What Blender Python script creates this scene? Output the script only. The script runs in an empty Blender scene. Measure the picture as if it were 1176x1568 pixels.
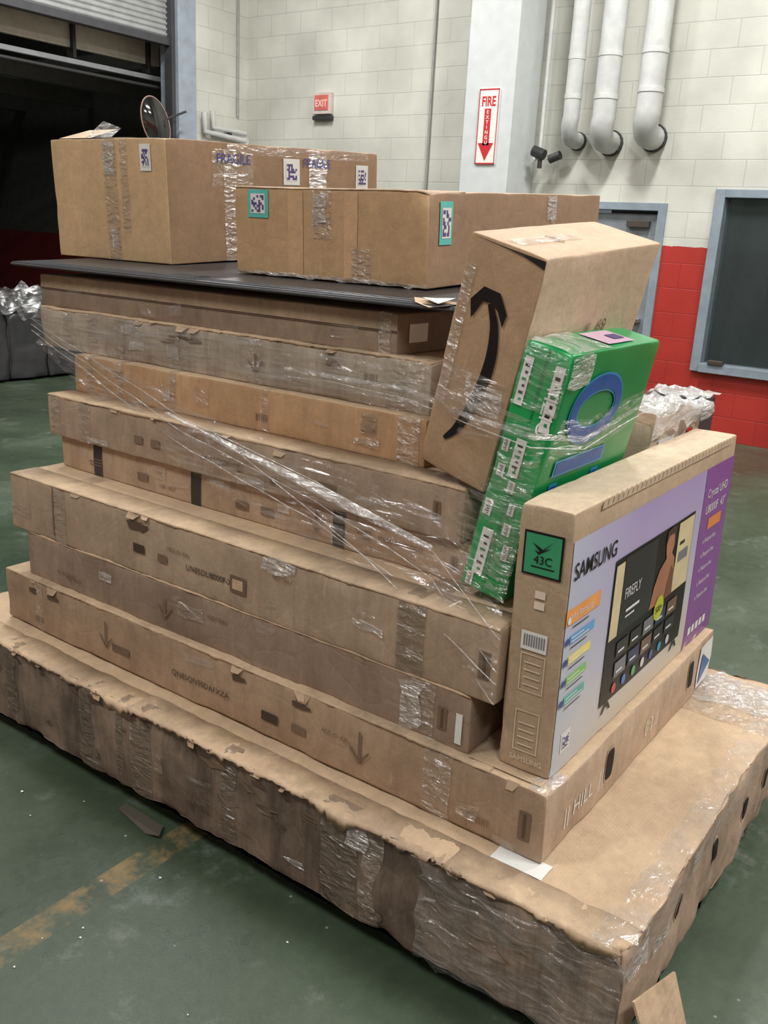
import bpy, bmesh, random
from math import *
from mathutils import Vector, Matrix, Euler, noise
S=bpy.context.scene
S.view_settings.view_transform='Standard'
S.view_settings.look='None'
S.view_settings.exposure=0.0
COL=S.collection

# ------------------------------------------------------------ materials
def nt(name):
    m=bpy.data.materials.new(name); m.use_nodes=True
    n=m.node_tree; b=n.nodes['Principled BSDF']; return m,n,b
def N(n,t,**k):
    x=n.nodes.new(t)
    for a,v in k.items(): setattr(x,a,v)
    return x
def ramp(n,pts):
    r=n.nodes.new('ShaderNodeValToRGB'); e=r.color_ramp.elements
    while len(e)<len(pts): e.new(0.5)
    for i,(p,c) in enumerate(pts):
        e[i].position=p; e[i].color=(c[0],c[1],c[2],1) if not isinstance(c,(int,float)) else (c,c,c,1)
    return r
def mixc(n,f,a,b,blend='MIX'):
    x=n.nodes.new('ShaderNodeMix'); x.data_type='RGBA'; x.blend_type=blend
    for s,v in ((0,f),(6,a),(7,b)):
        if hasattr(v,'is_linked'): n.links.new(v,x.inputs[s])
        else: x.inputs[s].default_value=v if s==0 else (v[0],v[1],v[2],1)
    return x.outputs[2]
def srgb(r,g,b):
    f=lambda c:((c/255+.055)/1.055)**2.4 if c>10 else c/255/12.92
    return (f(r),f(g),f(b))
_pm={}
def plain(name,col,rough=.6,metal=0,emit=0,var=.12,bump=0):
    if name in _pm: return _pm[name]
    m,n,b=nt(name)
    tc=N(n,'ShaderNodeTexCoord'); no=N(n,'ShaderNodeTexNoise'); no.inputs['Scale'].default_value=9; no.inputs['Detail'].default_value=5
    n.links.new(tc.outputs['Object'],no.inputs['Vector'])
    r=ramp(n,[(.3,tuple(c*(1-var) for c in col)),(.7,tuple(min(1,c*(1+var)) for c in col))])
    n.links.new(no.outputs['Fac'],r.inputs['Fac']); n.links.new(r.outputs['Color'],b.inputs['Base Color'])
    b.inputs['Roughness'].default_value=rough; b.inputs['Metallic'].default_value=metal
    if emit:
        b.inputs['Emission Color'].default_value=(*col,1); b.inputs['Emission Strength'].default_value=emit
    if bump:
        bp=N(n,'ShaderNodeBump'); bp.inputs['Strength'].default_value=bump; bp.inputs['Distance'].default_value=.01
        n.links.new(no.outputs['Fac'],bp.inputs['Height']); n.links.new(bp.outputs['Normal'],b.inputs['Normal'])
    _pm[name]=m; return m
def card(name,col,dirt,amt=.5,rough=.7,streak=0.35,seed=0.,gloss=0.):
    m,n,b=nt(name); L=n.links.new
    tc=N(n,'ShaderNodeTexCoord'); mp=N(n,'ShaderNodeMapping'); mp.inputs['Location'].default_value=(seed,seed*1.7,seed*.6)
    L(tc.outputs['Object'],mp.inputs['Vector'])
    n1=N(n,'ShaderNodeTexNoise'); n1.inputs['Scale'].default_value=2.6; n1.inputs['Detail'].default_value=6; n1.inputs['Roughness'].default_value=.62
    L(mp.outputs[0],n1.inputs['Vector'])
    r1=ramp(n,[(.40,0.),(.68,1.)]); L(n1.outputs['Fac'],r1.inputs['Fac'])
    mul=N(n,'ShaderNodeMath',operation='MULTIPLY'); L(r1.outputs['Color'],mul.inputs[0]); mul.inputs[1].default_value=amt
    c=mixc(n,mul.outputs[0],col,dirt)
    mp2=N(n,'ShaderNodeMapping'); mp2.inputs['Scale'].default_value=(9,9,1.2); mp2.inputs['Location'].default_value=(seed*2,0,seed); L(tc.outputs['Object'],mp2.inputs['Vector'])
    n2=N(n,'ShaderNodeTexNoise'); n2.inputs['Scale'].default_value=1.3; n2.inputs['Detail'].default_value=8; n2.inputs['Roughness'].default_value=.7; L(mp2.outputs[0],n2.inputs['Vector'])
    r2=ramp(n,[(.45,0.),(.72,1.)]); L(n2.outputs['Fac'],r2.inputs['Fac'])
    m2=N(n,'ShaderNodeMath',operation='MULTIPLY'); L(r2.outputs['Color'],m2.inputs[0]); m2.inputs[1].default_value=streak
    c=mixc(n,m2.outputs[0],c,tuple(x*.5 for x in dirt))
    vo=N(n,'ShaderNodeTexVoronoi'); vo.inputs['Scale'].default_value=1.; vo.inputs['Randomness'].default_value=.8
    mp3=N(n,'ShaderNodeMapping'); mp3.inputs['Scale'].default_value=(3,5.5,1.5); mp3.inputs['Location'].default_value=(seed,seed,0); L(tc.outputs['Object'],mp3.inputs['Vector']); L(mp3.outputs[0],vo.inputs['Vector'])
    rv=ramp(n,[(0,.84),(1,1.1)]); L(vo.outputs['Color'],rv.inputs['Fac'])
    c=mixc(n,min(1,.25+streak),c,mixc(n,1.,c,rv.outputs['Color'],'MULTIPLY'))
    n3=N(n,'ShaderNodeTexNoise'); n3.inputs['Scale'].default_value=24; n3.inputs['Detail'].default_value=8; n3.inputs['Roughness'].default_value=.78; L(mp.outputs[0],n3.inputs['Vector'])
    r3=ramp(n,[(.3,.82),(.7,1.12)]); L(n3.outputs['Fac'],r3.inputs['Fac'])
    c=mixc(n,1.0,c,r3.outputs['Color'],'MULTIPLY')
    n4=N(n,'ShaderNodeTexNoise'); n4.inputs['Scale'].default_value=6; n4.inputs['Detail'].default_value=9; n4.inputs['Roughness'].default_value=.8; L(mp2.outputs[0],n4.inputs['Vector'])
    r4=ramp(n,[(.60,0.),(.68,.45)]); L(n4.outputs['Fac'],r4.inputs['Fac'])
    c=mixc(n,r4.outputs['Color'],c,tuple(min(1,x*1.45+.04) for x in col))
    L(c,b.inputs['Base Color'])
    rg=ramp(n,[(.4,rough),(.65,max(.2,rough-gloss))]); L(n1.outputs['Fac'],rg.inputs[0]); L(rg.outputs[0],b.inputs['Roughness'])
    wv=N(n,'ShaderNodeTexWave',wave_type='BANDS',bands_direction='Y'); wv.inputs['Scale'].default_value=40; wv.inputs['Distortion'].default_value=.6
    L(tc.outputs['Object'],wv.inputs['Vector'])
    ad=N(n,'ShaderNodeMath',operation='MULTIPLY_ADD'); L(wv.outputs['Fac'],ad.inputs[0]); ad.inputs[1].default_value=.10; L(n3.outputs['Fac'],ad.inputs[2])
    vc=N(n,'ShaderNodeTexVoronoi',feature='DISTANCE_TO_EDGE'); vc.inputs['Scale'].default_value=7; 
    mxv=N(n,'ShaderNodeMix'); mxv.data_type='VECTOR'; mxv.inputs[0].default_value=.12; L(mp.outputs[0],mxv.inputs[4]); L(n1.outputs['Color'],mxv.inputs[5]); L(mxv.outputs[1],vc.inputs['Vector'])
    rc=ramp(n,[(0.,0.),(.04,1.)]); L(vc.outputs['Distance'],rc.inputs[0])
    ad2=N(n,'ShaderNodeMath',operation='MULTIPLY_ADD'); L(rc.outputs['Color'],ad2.inputs[0]); ad2.inputs[1].default_value=.35*amt; L(ad.outputs[0],ad2.inputs[2])
    bp=N(n,'ShaderNodeBump'); bp.inputs['Strength'].default_value=.5; bp.inputs['Distance'].default_value=.005
    L(ad2.outputs[0],bp.inputs['Height']); L(bp.outputs['Normal'],b.inputs['Normal'])
    return m
def film(name,tint,lo,hi,rough=.12,bscale=14,diffuse=.25,sc=(1,1,3),p0=.35,p1=.7):
    m,n,b=nt(name); L=n.links.new; n.nodes.remove(b)
    out=n.nodes['Material Output']
    tc=N(n,'ShaderNodeTexCoord')
    mp=N(n,'ShaderNodeMapping'); mp.inputs['Scale'].default_value=sc; L(tc.outputs['Object'],mp.inputs['Vector'])
    no=N(n,'ShaderNodeTexNoise'); no.inputs['Scale'].default_value=bscale; no.inputs['Detail'].default_value=5; no.inputs['Distortion'].default_value=1.2; L(mp.outputs[0],no.inputs['Vector'])
    bp=N(n,'ShaderNodeBump'); bp.inputs['Strength'].default_value=1.; bp.inputs['Distance'].default_value=.02; L(no.outputs['Fac'],bp.inputs['Height'])
    g=N(n,'ShaderNodeBsdfGlossy'); g.inputs['Roughness'].default_value=rough; g.inputs['Color'].default_value=(1,1,1,1); L(bp.outputs[0],g.inputs['Normal'])
    d=N(n,'ShaderNodeBsdfDiffuse'); d.inputs['Color'].default_value=(*tint,1); L(bp.outputs[0],d.inputs['Normal'])
    mx=N(n,'ShaderNodeMixShader'); mx.inputs[0].default_value=diffuse; L(g.outputs[0],mx.inputs[1]); L(d.outputs[0],mx.inputs[2])
    t=N(n,'ShaderNodeBsdfTransparent')
    r=ramp(n,[(p0,lo),(p1,hi)]); L(no.outputs['Fac'],r.inputs['Fac'])
    m2=N(n,'ShaderNodeMixShader'); L(r.outputs['Color'],m2.inputs[0]); L(t.outputs[0],m2.inputs[1]); L(mx.outputs[0],m2.inputs[2]); L(m2.outputs[0],out.inputs['Surface'])
    return m

KR=srgb(188,162,134); KT=srgb(212,184,152); KO=srgb(190,154,116); DK=srgb(100,84,70)
FILM=film('stretch_film',(.85,.85,.83),.05,.28,.16,10,.45)
# pulled film: streaks run along the wrapping direction
FILMS=film('stretch_film_pulled',(.82,.82,.80),.03,.42,.14,16,.30,(1,.28,3.2),.45,.72)
FILM2=film('stretch_film_bunched',(.9,.9,.88),.2,.75,.15,20,.45)
TAPE=film('packing_tape_clear',(.60,.50,.38),.18,.5,.16,16,.6)
TAPED=film('packing_tape_brown',(.24,.19,.14),.35,.65,.22,12,.75)
EDGE=card('cardboard_edge',srgb(214,186,154),DK,.5,streak=.3)
HOLE=plain('hole_dark',(.010,.008,.007),.9)
SLOT=plain('slot_brown',srgb(88,70,56),.8)
INK=plain('print_ink',srgb(66,54,46),.6)
INKL=plain('print_ink_faded',srgb(116,96,78),.7)
WHITE=plain('label_white',srgb(226,226,222),.45,var=.03)
BLACK=plain('print_black',(.008,.008,.009),.4)

# ------------------------------------------------------------ object helpers
def empty(name,loc=(0,0,0),rot=(0,0,0),parent=None):
    e=bpy.data.objects.new(name,None); COL.objects.link(e); e.location=loc; e.rotation_euler=rot; e.empty_display_size=.05
    if parent: e.parent=parent
    return e
def mesh(name,verts,faces,mats,parent=None,fm=None,smooth=False,loc=None):
    me=bpy.data.meshes.new(name); me.from_pydata([tuple(v) for v in verts],[],faces)
    for m in (mats if isinstance(mats,(list,tuple)) else [mats]): me.materials.append(m)
    if fm:
        for p,i in zip(me.polygons,fm): p.material_index=i
    if smooth:
        for p in me.polygons: p.use_smooth=True
    me.update()
    o=bpy.data.objects.new(name,me); COL.objects.link(o)
    if parent: o.parent=parent
    if loc: o.location=loc
    return o
def boxm(name,a,b,mat,parent=None,bev=0.):
    bm=bmesh.new(); bmesh.ops.create_cube(bm,size=1)
    for v in bm.verts: v.co=Vector([(a[i]+b[i])/2+v.co[i]*(b[i]-a[i]) for i in range(3)])
    if bev: bmesh.ops.bevel(bm,geom=list(bm.edges),offset=bev,segments=2,profile=.5,affect='EDGES')
    me=bpy.data.meshes.new(name); bm.to_mesh(me); bm.free(); me.materials.append(mat)
    o=bpy.data.objects.new(name,me); COL.objects.link(o)
    if parent: o.parent=parent
    return o
def tube(name,pts,r,mat,parent=None,res=6):
    cu=bpy.data.curves.new(name,'CURVE'); cu.dimensions='3D'; cu.bevel_depth=r; cu.bevel_resolution=res; cu.use_fill_caps=True
    sp=cu.splines.new('POLY'); sp.points.add(len(pts)-1)
    for p,q in zip(sp.points,pts): p.co=(*q,1)
    cu.materials.append(mat)
    tmp=bpy.data.objects.new(name,cu); COL.objects.link(tmp)
    me=bpy.data.meshes.new_from_object(tmp.evaluated_get(bpy.context.evaluated_depsgraph_get()))
    bpy.data.objects.remove(tmp)
    o=bpy.data.objects.new(name,me); COL.objects.link(o)
    if not me.materials: me.materials.append(mat)
    for p in me.polygons: p.use_smooth=True
    if parent: o.parent=parent
    return o

class Box:
    """cardboard carton with dented edges; local origin = near bottom corner,
    F face = x=0 (u is y), R face = y=0 (u is x), T = top"""
    def __init__(s,name,org,dims,side,top,rot=(0,0,0),wear=.004,edge=.006,seed=1,seg=.045,end=None,crease=0.,er=.007):
        s.e=empty(name,org,rot); s.d=dims; s.w=wear; s.ed=edge; s.sd=seed; s.cr=crease; s.er=er
        dx,dy,dz=dims
        def div(L):
            n=max(2,int(L/seg)); a=[0,.003,.009]+[L*i/n for i in range(1,n)]+[L-.009,L-.003,L]
            return sorted(a)
        X,Y,Z=div(dx),div(dy),div(dz); nx,ny,nz=len(X)-1,len(Y)-1,len(Z)-1
        idx={};V=[];F=[];fm=[]
        def vid(i,j,k):
            if (i,j,k) not in idx:
                idx[(i,j,k)]=len(V); p=Vector((X[i],Y[j],Z[k]))
                V.append(p+s.disp(p))
            return idx[(i,j,k)]
        for i in range(nx):
            for j in range(ny):
                F.append((vid(i,j,0),vid(i,j+1,0),vid(i+1,j+1,0),vid(i+1,j,0)));fm.append(0)
                F.append((vid(i,j,nz),vid(i+1,j,nz),vid(i+1,j+1,nz),vid(i,j+1,nz)));fm.append(1)
        for i in range(nx):
            for k in range(nz):
                F.append((vid(i,0,k),vid(i+1,0,k),vid(i+1,0,k+1),vid(i,0,k+1)));fm.append(2)
                F.append((vid(i,ny,k),vid(i,ny,k+1),vid(i+1,ny,k+1),vid(i+1,ny,k)));fm.append(0)
        for j in range(ny):
            for k in range(nz):
                F.append((vid(0,j,k),vid(0,j,k+1),vid(0,j+1,k+1),vid(0,j+1,k)));fm.append(0)
                F.append((vid(nx,j,k),vid(nx,j+1,k),vid(nx,j+1,k+1),vid(nx,j,k+1)));fm.append(0)
        s.body=mesh('carton_body',V,F,[side,top,end or side],s.e,fm,True)  # sides greyer with dust, and the shade of each face put into its colour
    def disp(s,p):
        dx,dy,dz=s.d; q=p*3.3+Vector((s.sd*7.1,s.sd*3.3,s.sd*1.9))
        v=noise.noise_vector(q)*s.w*.6+noise.noise_vector(q*3.6)*s.w*.4
        o=Vector((0,0,0))
        if p.x<.001: o.x=v.x
        if p.x>dx-.001: o.x=-abs(v.x)
        if p.y<.001: o.y=v.y
        if p.y>dy-.001: o.y=-abs(v.y)
        if p.z>dz-.001: o.z=-abs(v.z)*.7
        if s.cr:
            rg=1-min(1,abs(noise.noise(Vector((p.x*5,p.y*5.,p.z*3))+Vector((s.sd,0,0))))*5)
            rg2=1-min(1,abs(noise.noise(Vector((p.x*11,p.y*13.,p.z*16))+Vector((0,s.sd,0))))*4)
            k=s.cr*(rg+.5*rg2)
            if p.x<.001: o.x+=k
            if p.y<.001: o.y+=k*.6
            if p.z>dz-.001: o.z-=k*.5
        for a,b,dirs in ((p.x,dz-p.z,(1,0,-1)),(p.y,dz-p.z,(0,1,-1)),(p.x,p.y,(1,1,0)),(p.x,dy-p.y,(1,-1,0)),(dy-p.y,dz-p.z,(0,-1,-1)),(p.x,p.z,(1,0,0)),(p.y,p.z,(0,1,0)),(dx-p.x,p.y,(-1,1,0)),(dx-p.x,dz-p.z,(-1,0,-1))):
            t=sqrt(a*a+b*b)
            if t<.05:
                w=exp(-t/s.er)
                nn=noise.noise(q*1.7)+.6*noise.noise(q*8)+.3*noise.noise(q*19)
                k=.0015+s.ed*max(0,nn-.05)*1.7
                o+=Vector(dirs)*w*k
        t=sqrt(p.x**2+p.y**2+(dz-p.z)**2)
        if t<.09: o+=Vector((1,1,-1))*exp(-t/.022)*s.ed*.9
        return o
    def P(s,f,u,v,off=.002):
        dx,dy,dz=s.d
        if f=='F': p=Vector((0,u,v)); n=Vector((-1,0,0))
        elif f=='R': p=Vector((u,0,v)); n=Vector((0,-1,0))
        elif f=='T': p=Vector((u,v,dz)); n=Vector((0,0,1))
        return p+s.disp(p)+n*off
    def quad(s,f,u0,v0,u1,v1,mat,off=.002,name='label',step=.03,skew=0.,jag=0.):
        nu=max(1,int(abs(u1-u0)/step)); nv=max(1,int(abs(v1-v0)/step)); V=[];F=[]
        for i in range(nu+1):
            for j in range(nv+1):
                vv=v0+(v1-v0)*j/nv; uu=u0+(u1-u0)*i/nu+skew*(j/nv)
                if jag and (i in(0,nu)): uu+=jag*noise.noise(Vector((vv*40,s.sd,i)))
                if jag and (j in(0,nv)): vv+=jag*noise.noise(Vector((uu*40,s.sd+3,j)))
                V.append(s.P(f,uu,vv,off))
        for i in range(nu):
            for j in range(nv):
                a=i*(nv+1)+j; q=(a,a+nv+1,a+nv+2,a+1)
                F.append(q if f in('R','T') else q[::-1])
        return mesh(name,V,F,mat,s.e,None,True)
    def wrap(s,u0,u1,mat,vlow=0.,depth=.25,name='packing_tape',off=.0025,face='F',wob=.006):
        dx,dy,dz=s.d; path=[('F',vlow+(dz-vlow)*i/8) for i in range(9)]+[('T',depth*i/8) for i in range(9)]
        V=[];F=[]
        for k,(f,t) in enumerate(path):
            wb=wob*noise.noise(Vector((k*.5,u0*9,s.sd)))
            for u in (u0+wb,(u0+u1)/2+wb,u1+wb*.4):
                if face=='F': V.append(s.P('F',u,t,off) if f=='F' else s.P('T',t,u,off))
                else: V.append(s.P('R',u,t,off) if f=='F' else s.P('T',u,t,off))
        for k in range(len(path)-1):
            for j in range(2):
                a=k*3+j; F.append((a,a+3,a+4,a+1))
        return mesh(name,V,F,mat,s.e,None,True)
    def poly(s,f,pts,mat,off=.003,name='print'):
        return mesh(name,[s.P(f,u,v,off) for u,v in pts],[tuple(range(len(pts)))],mat,s.e)
    def text(s,f,t,u,v,size,mat,off=.003,rot=0.,name='print_text',sx=1.,bold=0.):
        cu=bpy.data.curves.new(name,'FONT'); cu.body=t; cu.size=size; cu.materials.append(mat); cu.offset=bold; cu.resolution_u=6
        o=bpy.data.objects.new(name,cu); COL.objects.link(o); o.parent=s.e
        ax={'F':((0,-1,0),(0,0,1),(-1,0,0)),'R':((1,0,0),(0,0,1),(0,-1,0)),'T':((0,-1,0),(1,0,0),(0,0,1))}[f]
        M=Matrix([Vector(a) for a in ax]).transposed().to_4x4()
        o.matrix_local=Matrix.Translation(s.P(f,u,v,off))@M@Matrix.Rotation(rot,4,'Z')@Matrix.Diagonal((sx,1,1,1))
        return o
    def lip(s,mat,over=.006,drop=.012,depth=.05,jag=.008,y0=0.,y1=None,face='F'):
        dx,dy,dz=s.d; LL=dy if face=='F' else dx; y1=LL if y1 is None else y1; n=int((y1-y0)/.012); V=[];F=[]
        out=Vector((-1,0,0)) if face=='F' else Vector((0,-1,0))
        for i in range(n+1):
            y=y0+(y1-y0)*i/n; a=noise.noise(Vector((y*6,s.sd*5,0)));b=noise.noise(Vector((y*31,s.sd*2,1)));c=noise.noise(Vector((y*75,s.sd*2,4)))
            j=jag*(a+.7*b+.45*c); T=(lambda d:s.P('T',d,y,.0015)) if face=='F' else (lambda d:s.P('T',y,d,.0015))
            p0=T(depth); p1=T(.004)+Vector((0,0,.0015))
            V+= [p0,p1,p1+out*(over+.003+abs(j)*.35)+Vector((0,0,-.002+.25*j)),p1+out*(over*.8+abs(j)*.2)+Vector((0,0,-drop-j))]
        for i in range(n):
            for k in range(3):
                a=i*4+k; F.append((a,a+1,a+5,a+4) if face=='F' else (a,a+4,a+5,a+1))
        o=mesh('top_flap_edge',V,F,mat,s.e,None,True)
        md=o.modifiers.new('t','SOLIDIFY'); md.thickness=.0025; md.offset=0
        return o
    def slot(s,u,v,w,h):
        s.quad('F',u-w/2,v-h/2,u+w/2,v+h/2,INKL,.002,'hand_slot'); s.quad('F',u-w*.12,v-h*.42,u+w*.12,v+h*.42,SLOT,.003,'slot_gap')
    def hole(s,f,u,v,w,h):
        pts=[(u+w/2*copysign(abs(cos(a))**.5,cos(a)),v+h/2*copysign(abs(sin(a))**.5,sin(a))) for a in [2*pi*i/20 for i in range(20)]]
        if f=='F': pts=pts[::-1]
        s.poly(f,[(u+(a-u)*1.25,v+(b-v)*1.18) for a,b in pts],EDGE,.0015,'hand_hole_rim'); s.poly(f,pts,HOLE,.003,'hand_hole')
    def scuffs(s,n,seed,mats,f='F',vmax=None,size=.03):
        rnd=random.Random(seed); L=s.d[1] if f=='F' else s.d[0]; vm=vmax or s.d[2]
        for i in range(n):
            u=rnd.uniform(.03,L-.08); v=rnd.uniform(.015,max(.02,vm-.05)); w=rnd.uniform(.3,1.3)*size; h=rnd.uniform(.2,1.)*size*.5
            k=rnd.randint(6,9); pts=[(u+w*cos(2*pi*j/k)*rnd.uniform(.4,1),v+h*sin(2*pi*j/k)*rnd.uniform(.4,1)) for j in range(k)]
            pts=[(a,min(max(b,.003),s.d[2]-.003)) for a,b in pts]
            if f=='F': pts=pts[::-1]
            s.poly(f,pts,rnd.choice(mats),.0028,'scuff')
    def marks(s,n,seed):
        """small faded print blocks: codes, barcode rows, fine text lines"""
        rnd=random.Random(seed); L=s.d[1]
        for i in range(n):
            u=rnd.uniform(.12,L-.2); v=rnd.uniform(.02,s.d[2]-.055); k=rnd.random()
            if k<.4:
                for q in range(rnd.randint(4,9)): s.quad('F',u+q*.007,v,u+q*.007+rnd.choice([.002,.004]),v+.022,INKL,.003,'barcode_print')
            elif k<.75: s.text('F',rnd.choice(['MADE IN MEXICO','FCC ID A3L','KEEP DRY','75 IN CLASS','NO. 0417']),u+.12,v,.018,INKL,.004)
            else:
                for q in range(3): s.quad('F',u,v+q*.010,u+rnd.uniform(.03,.07),v+q*.010+.003,INKL,.003,'fine_print')
    def glints(s,n,seed,f='F'):  # film patches added at random as glints, highlights put into pale shapes
        rnd=random.Random(seed); L=s.d[1] if f=='F' else s.d[0]
        for i in range(n):
            u=rnd.uniform(.02,L-.08); v=rnd.uniform(.0,s.d[2]*.8); s.quad(f,u,v,u+rnd.uniform(.03,.12),v+rnd.uniform(.012,.04),rnd.choice([FILM,FILMS,FILM2,TAPE]),.0045,'film_glint',jag=.02)

def tex(c1,c2,a,seed,**k): return card('cardboard_%s'%seed,c1,c2,a,seed=seed*3.17,**k)
TOP=tex(KT,srgb(168,142,116),.45,40,streak=.12)
TOP2=tex(srgb(204,176,146),srgb(150,124,98),.6,41,streak=.3)
PAPER=plain('peeled_paper',srgb(196,170,142),.8); DARKP=plain('dark_smudge',srgb(112,96,82),.7)

# ------------------------------------------------------------ STACK
pal=empty('wooden_pallet'); WD=plain('pallet_wood',srgb(92,74,56),.8,bump=.4)
for i in range(3): boxm('runner_%d'%i,(1.75,.75+i*.95,0),(2.85,.84+i*.95,.045),WD,pal)
for i in range(7): boxm('deck_board_%d'%i,(1.75+i*.167,.7,.045),(1.85+i*.167,2.85,.06),WD,pal,.003)

b1=Box('battered_tv_carton',(1.53,.42,.062),(1.46,2.55,.286),tex(srgb(158,138,120),srgb(88,76,68),.85,1,streak=.85,gloss=.3),TOP,wear=.017,edge=.014,seed=1,seg=.024,crease=.009,er=.014,end=tex(srgb(200,174,150),DK,.55,2,gloss=.3))
b1.lip(EDGE,.008,.014,.09,.030)
for y,w,m in ((.62,.05,TAPE),(.68,.12,TAPED),(1.44,.08,TAPED),(1.56,.03,TAPED),(1.70,.06,TAPED),(2.1,.06,TAPED),(1.1,.05,TAPED)): b1.wrap(y,y+w,m,0.,.05,wob=.02)
b1.text('F','UN98CU9000  CRYSTAL',1.28,.09,.026,INKL,.012)
b1.scuffs(16,11,[DARKP,DARKP,INKL,SLOT],size=.05); b1.glints(14,12); b1.marks(5,90)
b1.glints(7,14,'R')
def torn(b,n,seed,L,face='F'):
    rnd=random.Random(seed)
    for i in range(n):
        y=rnd.uniform(.02,L-.05); w=rnd.uniform(.008,.03); p=b.P('T',.0,y,.003) if face=='F' else b.P('T',y,.0,.003)
        out=Vector((-1,0,0)) if face=='F' else Vector((0,-1,0)); al=Vector((0,1,0)) if face=='F' else Vector((1,0,0))
        a=p-al*w; c=p+al*w; d=p+out*rnd.uniform(.004,.012)+Vector((0,0,rnd.uniform(-.028,-.004)))+al*rnd.uniform(-.02,.02)
        mesh('torn_paper',[a,d-al*w*.6,d+al*w*.5,c],[(0,1,2,3)],rnd.choice([EDGE,EDGE,PAPER]),b.e)
        if rnd.random()<.45:
            b.quad(face,y-w,b.d[2]-.045,y+w,b.d[2]-.030,SLOT,.004,'tear_gap',jag=.02)
torn(b1,34,21,2.5)
for i,x in enumerate((.36,.64,.90,1.12)): b1.hole('R',x,.17-.01*i,.032,.065)
b1.quad('T',.09,.24,.15,.37,WHITE,.003,'shipping_label')
b1.quad('T',1.1,0.0,1.4,.3,TAPE,.004,'tape'); b1.quad('T',1.2,.02,1.42,.3,FILM2,.005,'film_patch',jag=.05)
b1.quad('T',.0,.0,.14,.08,FILM,.006,'film_patch',jag=.03); b1.quad('T',.12,.0,1.2,.07,FILM,.006,'film_edge',jag=.03); b1.quad('R',.0,.20,1.3,.283,FILM,.006,'film_edge',jag=.04); b1.quad('R',.02,.2,.12,.27,FILM2,.008,'film_patch',jag=.05); b1.quad('R',.42,.22,.48,.28,FILM2,.008,'film_patch')
b1.quad('F',.66,.20,.72,.27,FILM2,.008,'film_patch',jag=.03); b1.quad('F',.0,.0,.5,.27,FILM,.007,'film_edge',jag=.03)

b2=Box('long_tv_carton',(1.664,.683,.352),(1.21,2.07,.178),tex(srgb(180,154,128),srgb(138,116,96),.6,3,gloss=.2),TOP,wear=.006,edge=.006,seed=2,end=tex(srgb(204,180,154),DK,.3,4))
b2.lip(EDGE,.003,.007,.12,.009,.15); torn(b2,6,23,2.0)
b2.wrap(.25,.33,TAPE,0,.3); b2.wrap(1.86,1.90,TAPE,0,.1)
b2.text('F','QN85QN90DAFXZA',1.22,.065,.026,INK,.006); b2.quad('F',.80,.05,.86,.078,INK,.004,'print'); b2.quad('F',.70,.055,.75,.078,INKL,.004,'print'); b2.quad('F',1.42,.05,1.50,.075,INKL,.004,'print')
b2.marks(3,31); b2.glints(5,32)
def uparrow(b,y,v0,h):
    w=.003
    b.poly('F',[(y-w,v0),(y+w,v0),(y+w,v0+h),(y-w,v0+h)][::-1],INKL,.005,'arrow_print')
    for sgn in(-1,1):
        pts=[(y,v0-.002),(y+sgn*.03,v0+.035),(y+sgn*.03,v0+.043),(y,v0+.008)]
        b.poly('F',pts if sgn<0 else pts[::-1],INKL,.005,'arrow_print')
uparrow(b2,.52,.05,.09); uparrow(b2,1.53,.05,.09)
b2.slot(.05,.08,.03,.075); b2.hole('R',.36,.09,.045,.085); b2.hole('R',.99,.10,.045,.085)
b2.text('R','|| HILL  ||',.10,.05,.06,WHITE,.004); b2.text('R','[::] ||',.62,.06,.05,WHITE,.004)
b2.quad('R',1.07,.02,1.2,.16,WHITE,.003,'label',jag=.01); b2.poly('R',[(1.08,.03),(1.18,.08),(1.10,.13)],plain('tape_blue',srgb(80,110,160),.4),.005,'tape_logo')
b2.quad('T',.03,.27,.075,.40,WHITE,.004,'shipping_label',jag=.01); b2.quad('T',.02,.03,.13,.22,EDGE,.004,'flap'); b2.quad('T',.0,.0,.10,.05,FILM2,.005,'film_patch',jag=.02)

b3=Box('tv_carton',(1.69,.91,.531),(1.06,1.74,.151),tex(srgb(160,139,120),srgb(118,99,84),.7,5,gloss=.2),TOP,wear=.006,edge=.006,seed=3)
b3.wrap(.10,.17,TAPE,0,.05); b3.quad('F',1.30,.08,1.36,.11,FILM2,.004,'film_patch'); b3.slot(.075,.07,.025,.06); b3.quad('F',.018,.02,.036,.10,WHITE,.004,'label')
b3.lip(EDGE,.002,.006,.1,.006); b3.marks(4,33); b3.glints(6,34); b3.quad('F',.14,.0,.20,.14,FILM2,.005,'film_patch',jag=.03); uparrow(b3,1.05,.04,.06)

b4=Box('tv_carton',(1.69,.85,.683),(1.12,1.88,.187),tex(srgb(184,162,138),srgb(146,124,104),.5,6,gloss=.2),TOP,wear=.005,edge=.005,seed=4)
b4.lip(EDGE,.003,.007,.1,.006); torn(b4,4,24,1.8)
b4.wrap(.20,.28,TAPED,0,.3); b4.wrap(1.58,1.64,TAPE,0,.3); b4.quad('F',1.64,.0,1.646,.185,INKL,.003,'panel_seam')
b4.quad('F',1.20,.065,1.25,.092,INK,.004,'print'); b4.quad('F',1.10,.06,1.14,.085,INKL,.004,'print')
b4.text('F','UN85DU8000F-X',1.02,.065,.025,INK,.004); b4.quad('F',.78,.05,.84,.10,INKL,.004,'print'); b4.quad('F',.79,.06,.83,.09,EDGE,.005,'print')
b4.slot(.035,.09,.03,.07); b4.marks(2,35); b4.glints(6,36)
b4.quad('T',.03,.10,.08,.16,WHITE,.003,'label')

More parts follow.
